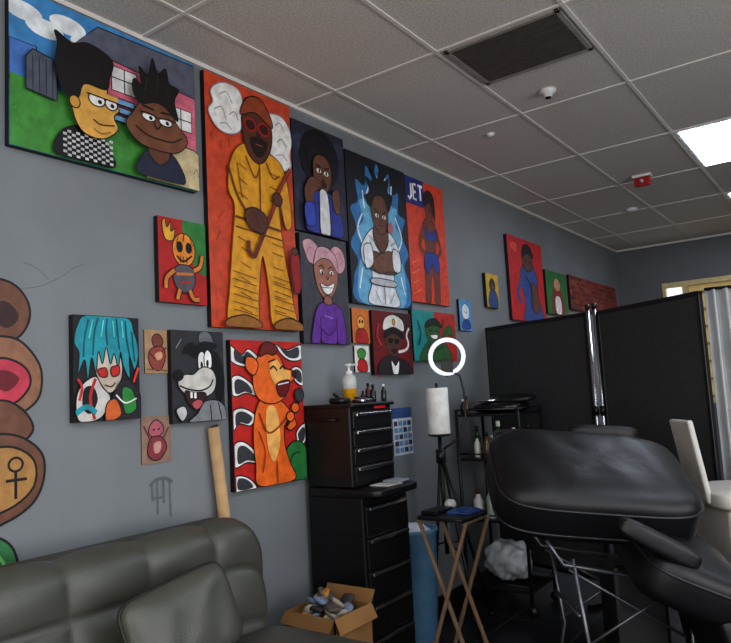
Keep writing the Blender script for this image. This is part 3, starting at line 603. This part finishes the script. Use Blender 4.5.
# ---------------------------------------------------------------- utility cart with supplies
cart=mat('cart_black_metal',(24,24,26),rough=0.4)
b=B(); x0,x1,y0,y1=0.12,0.56,4.12,4.50
for z in (0.14,0.56,0.95,1.24):
    b.box((x0,y0,z-0.01),(x1,y1,z+0.006),cart,bev=0.004); b.tube([(x0,y0,z+0.035),(x1,y0,z+0.035),(x1,y1,z+0.035),(x0,y1,z+0.035)],0.005,cart,6,closed=True)
for x in (x0,x1):
    for y in (y0,y1): b.cyl((x,y,0.05),(x,y,1.28),0.011,cart,10); b.cyl((x,y-0.012,0.03),(x,y+0.012,0.03),0.03,cart,14)
b.obj('utility_cart')
b=B(); b.sup((0.36,4.32,1.282),(0.18,0.15,0.035),inkb,0.6,0.7); b.sup((0.42,4.36,1.335),(0.16,0.10,0.022),cart,0.6,0.8,M=Matrix.Rotation(0.12,4,'X')); b.sup((0.30,4.26,1.33),(0.07,0.07,0.012),sil,0.5,0.8); b.obj('armrest_pad')
gg=mat('bottle_green_glass',(40,84,50),rough=0.15,coat=0.5); bg_=mat('bottle_brown',(90,60,30),rough=0.2); bw_=mat('bottle_white',(206,206,200),rough=0.4); bc_=mat('bottle_clear',(150,170,160),rough=0.2)
for c,r,h,m_,k_ in (((0.38,4.20,0.957),0.030,0.24,gg,capw),((0.46,4.26,0.957),0.024,0.19,bc_,capw),((0.30,4.18,0.957),0.026,0.17,bg_,capk),((0.50,4.40,0.957),0.03,0.20,bw_,capk),((0.22,4.20,0.957),0.022,0.15,bw_,capk),((0.17,4.30,0.957),0.026,0.20,gg,capk),((0.28,4.30,0.957),0.02,0.14,MC['ink_red'],capw),((0.40,4.36,0.957),0.022,0.18,bc_,capk),((0.155,4.16,1.247),0.018,0.10,inkb,capw),((0.15,4.22,1.247),0.016,0.12,bg_,capk),((0.20,4.20,0.567),0.035,0.18,bw_,MC['ink_red']),((0.30,4.18,0.567),0.03,0.22,bc_,capw)):
    bottle(c,r,h,m_,k_,'spray_bottle')
b=B(); b.box((0.36,4.24,0.567),(0.53,4.44,0.70),mat('supply_box_brown',(84,58,44),rough=0.7),bev=0.006); b.box((0.355,4.235,0.69),(0.535,4.445,0.72),mat('supply_box_lid',(104,76,58),rough=0.7),bev=0.006); b.obj('supply_box')
b=B(); pb=mat('plastic_bag_clear',(186,192,196),rough=0.25,alpha=0.85,bump=0.5,bscale=20)
b.sup((0.34,4.30,0.285),(0.15,0.13,0.12),pb,0.9,0.9,nu=48,nv=28,fn=lambda v:v*(1+0.25*noise.noise(v*22))); b.obj('plastic_bag')

# ---------------------------------------------------------------- folding partition screen
fab=mat('partition_fabric_charcoal',(56,58,60),rough=0.85,var=0.12,scale=40,bump=0.2,bscale=300); pole=mat('partition_frame_black',(22,22,24),rough=0.35); chrome=mat('partition_post_chrome',(200,202,206),rough=0.2,metal=1.0,var=0)
curt=mat('sheer_curtain_grey',(176,178,180),rough=0.8,scale=6)
b=B()
def pan(p0,p1,z0,z1,m):
    d=Vector((p1[0]-p0[0],p1[1]-p0[1],0)); L=d.length; an=math.atan2(d.y,d.x); M=Matrix.Translation((p0[0],p0[1],0))@Matrix.Rotation(an,4,'Z')
    b.box((0.015,-0.008,z0+0.02),(L-0.015,0.008,z1-0.01),m,M=M)
    b.box((0.0,-0.014,z1-0.025),(L,0.014,z1),pole,bev=0.004,M=M); b.box((0.0,-0.014,z0),(L,0.014,z0+0.025),pole,bev=0.004,M=M)
    for x in (0.0,L-0.022): b.box((x,-0.014,0.03),(x+0.022,0.014,z1),pole,bev=0.004,M=M)
    for x in (0.05,L-0.05): b.box((x-0.02,-0.16,0),(x+0.02,0.16,0.03),pole,bev=0.006,M=M)
pan((0.02,4.87),(0.92,4.53),0.14,1.875,fab); pan((1.00,4.50),(1.70,4.02),0.14,1.87,fab)
for x,y in ((0.935,4.50),(0.985,4.48)): b.cyl((x,y,0.03),(x,y,1.90),0.012,chrome,12); b.cyl((x,y,1.2),(x,y,1.26),0.02,pole,12); b.cyl((x,y,1.89),(x,y,1.92),0.016,pole,12)
b.obj('folding_partition_screen')
b=B(); P0=Vector((1.71,4.08)); P1=Vector((2.75,4.30)); n=200; V=[];F=[]
for k in range(n+1):
    t=k/n; p=P0.lerp(P1,t); off=0.028*math.sin(t*2*math.pi*19)+0.008*math.sin(t*37)
    for z in (0.12,1.0,1.875): V.append((p.x-off*0.4*(1.3 if z<1 else 1),p.y+off*(1.2 if z<1 else 0.8),z))
for k in range(n):
    for j in range(2): F.append([k*3+j,(k+1)*3+j,(k+1)*3+j+1,k*3+j+1])
b.add(V,F,curt,smooth=True)
b.cyl((P0.x,P0.y,1.88),(P1.x,P1.y,1.88),0.009,pole,10)
for q in (P0+Vector((0.03,0)),P1): b.cyl((q.x,q.y+0.05,0),(q.x,q.y+0.05,1.88),0.009,pole,10); b.box((q.x-0.02,q.y-0.05,0),(q.x+0.02,q.y+0.2,0.03),pole,bev=0.005)
b.obj('privacy_curtain')

# ---------------------------------------------------------------- tattoo chair
vin=mat('vinyl_black_glossy',(15,15,18),rough=0.46,var=0.08,bump=0.2,bscale=18); pip=mat('vinyl_piping',(34,36,40),rough=0.4); frm=mat('chair_frame_metal',(110,112,118),rough=0.35,metal=0.8)
R_=Vector((0.81,0.586,0)); F_=Vector((-0.586,0.81,0)); U_=Vector((0,0,1))
base=Matrix(((R_.x,F_.x,0,0),(R_.y,F_.y,0,0),(0,0,1,0),(0,0,0,1)))
def rim(b,c,M,hx,hy,e,r=0.007,off=0.0):
    pts=[]
    for k in range(64):
        t=2*math.pi*(k+0.5)/64; v=Vector((hx*math.copysign(abs(math.cos(t))**e,math.cos(t)),hy*math.copysign(abs(math.sin(t))**e,math.sin(t)),off)); pts.append(Vector(c)+M@v)
    b.tube(pts,r,pip,6,closed=True)
b=B()
Mb=base@Matrix.Rotation(math.radians(7),4,'Y')@Matrix.Rotation(math.radians(30),4,'X')
cb_=(1.37,2.96,0.985)
def wr(v): return v+Vector((0,0,0.003*math.sin(v.x*30+v.y*12)))
b.sup(cb_,(0.415,0.27,0.135),vin,0.5,0.42,M=Mb,nu=64,nv=32,fn=wr); rim(b,cb_,Mb,0.412,0.268,0.42,0.006,0.06); rim(b,cb_,Mb,0.412,0.268,0.42,0.006,-0.06)
Ms=base@Matrix.Rotation(math.radians(24),4,'Y')@Matrix.Rotation(math.radians(14),4,'X')
cs=(1.70,2.95,0.68); b.sup(cs,(0.21,0.25,0.11),vin,0.55,0.5,M=Ms,nu=56,nv=28,fn=wr); rim(b,cs,Ms,0.208,0.248,0.5,0.006,0.04)
cl=Vector((1.80,3.00,0.40)); Ml=base@Matrix.Rotation(math.radians(80),4,'Y'); b.sup(cl,(0.19,0.21,0.06),vin,0.5,0.45,M=Ml)
ca=Vector((1.30,3.42,1.165)); Ma=base@Matrix.Rotation(math.radians(5),4,'Y'); b.sup(ca,(0.17,0.06,0.04),vin,0.5,0.5,M=Ma); b.tube([ca,ca+Vector((0.04,-0.08,-0.3)),ca+Vector((0.18,-0.22,-0.55))],0.014,frm,10)
ch=Vector((1.05,3.10,1.185)); b.sup(ch,(0.15,0.12,0.025),vin,0.5,0.6,M=base@Matrix.Rotation(math.radians(4),4,'Y')); b.cyl(ch,ch+R_*0.12-U_*0.12,0.012,frm,10)
cn=Vector((1.70,2.70,0.82)); b.sup(cn,(0.16,0.042,0.038),vin,0.5,0.5,M=base@Matrix.Rotation(math.radians(30),4,'Y')); b.cyl(cn,cn+F_*0.14-U_*0.14,0.014,frm,10)
C0=Vector((1.46,3.05,0))
def P(r,f,z): return C0+R_*r+F_*f+U_*z
for f in (-0.18,0.18):
    b.tube([P(-0.36,f,0.80),P(-0.30,f,0.70),P(0.18,f,0.60),P(0.32,f,0.56)],0.009,frm,8)
    b.cyl(P(-0.28,f,0.68),P(0.16,f,0.40),0.006,frm,8); b.cyl(P(0.16,f,0.60),P(-0.24,f,0.38),0.006,frm,8)
    b.tube([P(-0.26,f,0.72),P(-0.22,f,0.36),P(-0.30,f,0.03)],0.009,frm,8); b.tube([P(0.20,f,0.60),P(0.18,f,0.30),P(0.26,f,0.03)],0.009,frm,8)
    b.cyl(P(-0.36,f,0.025),P(0.34,f,0.025),0.016,frm,10)
for r in (-0.34,0.0,0.32): b.cyl(P(r,-0.20,0.025),P(r,0.20,0.025),0.014,frm,10)
for r,z in ((-0.25,0.5),(0.18,0.5),(0.0,0.64)): b.cyl(P(r,-0.18,z),P(r,0.18,z),0.008,frm,8)
b.box((-0.08,-0.10,0.03),(0.14,0.10,0.66),cart,bev=0.02,M=Matrix.Translation(C0)@base)
b.obj('tattoo_chair')

# ---------------------------------------------------------------- white chair by the curtain
wv=mat('vinyl_cream_white',(196,192,184),rough=0.45,var=0.06); 
b=B(); C1=Vector((1.86,3.66,0)); M1=Matrix.Translation(C1)@base
b.sup(C1+U_*0.86,(0.21,0.20,0.05),wv,0.45,0.4,M=base); b.box((-0.17,-0.18,0.10),(0.19,0.18,0.82),wv,bev=0.02,M=M1)
b.box((-0.17,-0.184,0.52),(0.19,-0.178,0.535),mat('cream_painted_shadow',(110,104,94),rough=0.6),M=M1)  # raised strip in darker cream, painted as the shadow of a gap
b.box((-0.014,-0.10,-0.19),(0.014,0.10,0.19),wv,bev=0.010,M=M1@Matrix.Translation((-0.235,0,1.03))@Matrix.Rotation(math.radians(-9),4,'Y'))
for r in (-0.13,0.15):
    for f in (-0.14,0.14): b.cyl(C1+R_*r+F_*f,C1+R_*r+F_*f+U_*0.11,0.02,capk)
b.obj('white_padded_chair')

# ---------------------------------------------------------------- lighting + camera
def area(name,loc,rot,sx,sy,e,c):
    l=bpy.data.lights.new(name,'AREA'); l.shape='RECTANGLE'; l.size=sx; l.size_y=sy; l.energy=e; l.color=c
    o=bpy.data.objects.new(name,l); o.location=loc; o.rotation_euler=rot; SC.collection.objects.link(o)
area('fill_area_front',(2.9,YF+0.06,1.55),(math.radians(90),0,0),4.2,2.0,90,(1.0,0.95,0.88))  # added fill light behind the camera, brightens ceiling and walls
area('fill_area_right',(XR-0.06,1.25,1.5),(0,math.radians(90),0),2.0,4.4,105,(0.97,0.97,1.0))  # second added fill light, out of view on the right
w=bpy.data.worlds.new('world'); SC.world=w; w.use_nodes=True; w.node_tree.nodes['Background'].inputs[0].default_value=(0.6,0.7,0.9,1); w.node_tree.nodes['Background'].inputs[1].default_value=0.3
f=690.0; p=math.radians(5.96); r=math.radians(3.15); yw=math.radians(35.85)
R2=Vector((math.cos(yw),math.sin(yw),0)); U2=Vector((math.sin(p)*math.sin(yw),-math.sin(p)*math.cos(yw),math.cos(p))); FW=Vector((-math.cos(p)*math.sin(yw),math.cos(p)*math.cos(yw),math.sin(p)))
X=R2*math.cos(r)-U2*math.sin(r); Yv=R2*math.sin(r)+U2*math.cos(r); Z=-FW
cam=bpy.data.cameras.new('camera'); co=bpy.data.objects.new('camera',cam); SC.collection.objects.link(co)
co.matrix_world=Matrix(((X.x,Yv.x,Z.x,2.39),(X.y,Yv.y,Z.y,0),(X.z,Yv.z,Z.z,1.42),(0,0,0,1)))
cam.sensor_width=36; cam.lens=f/731*36; cam.clip_start=0.02; SC.camera=co
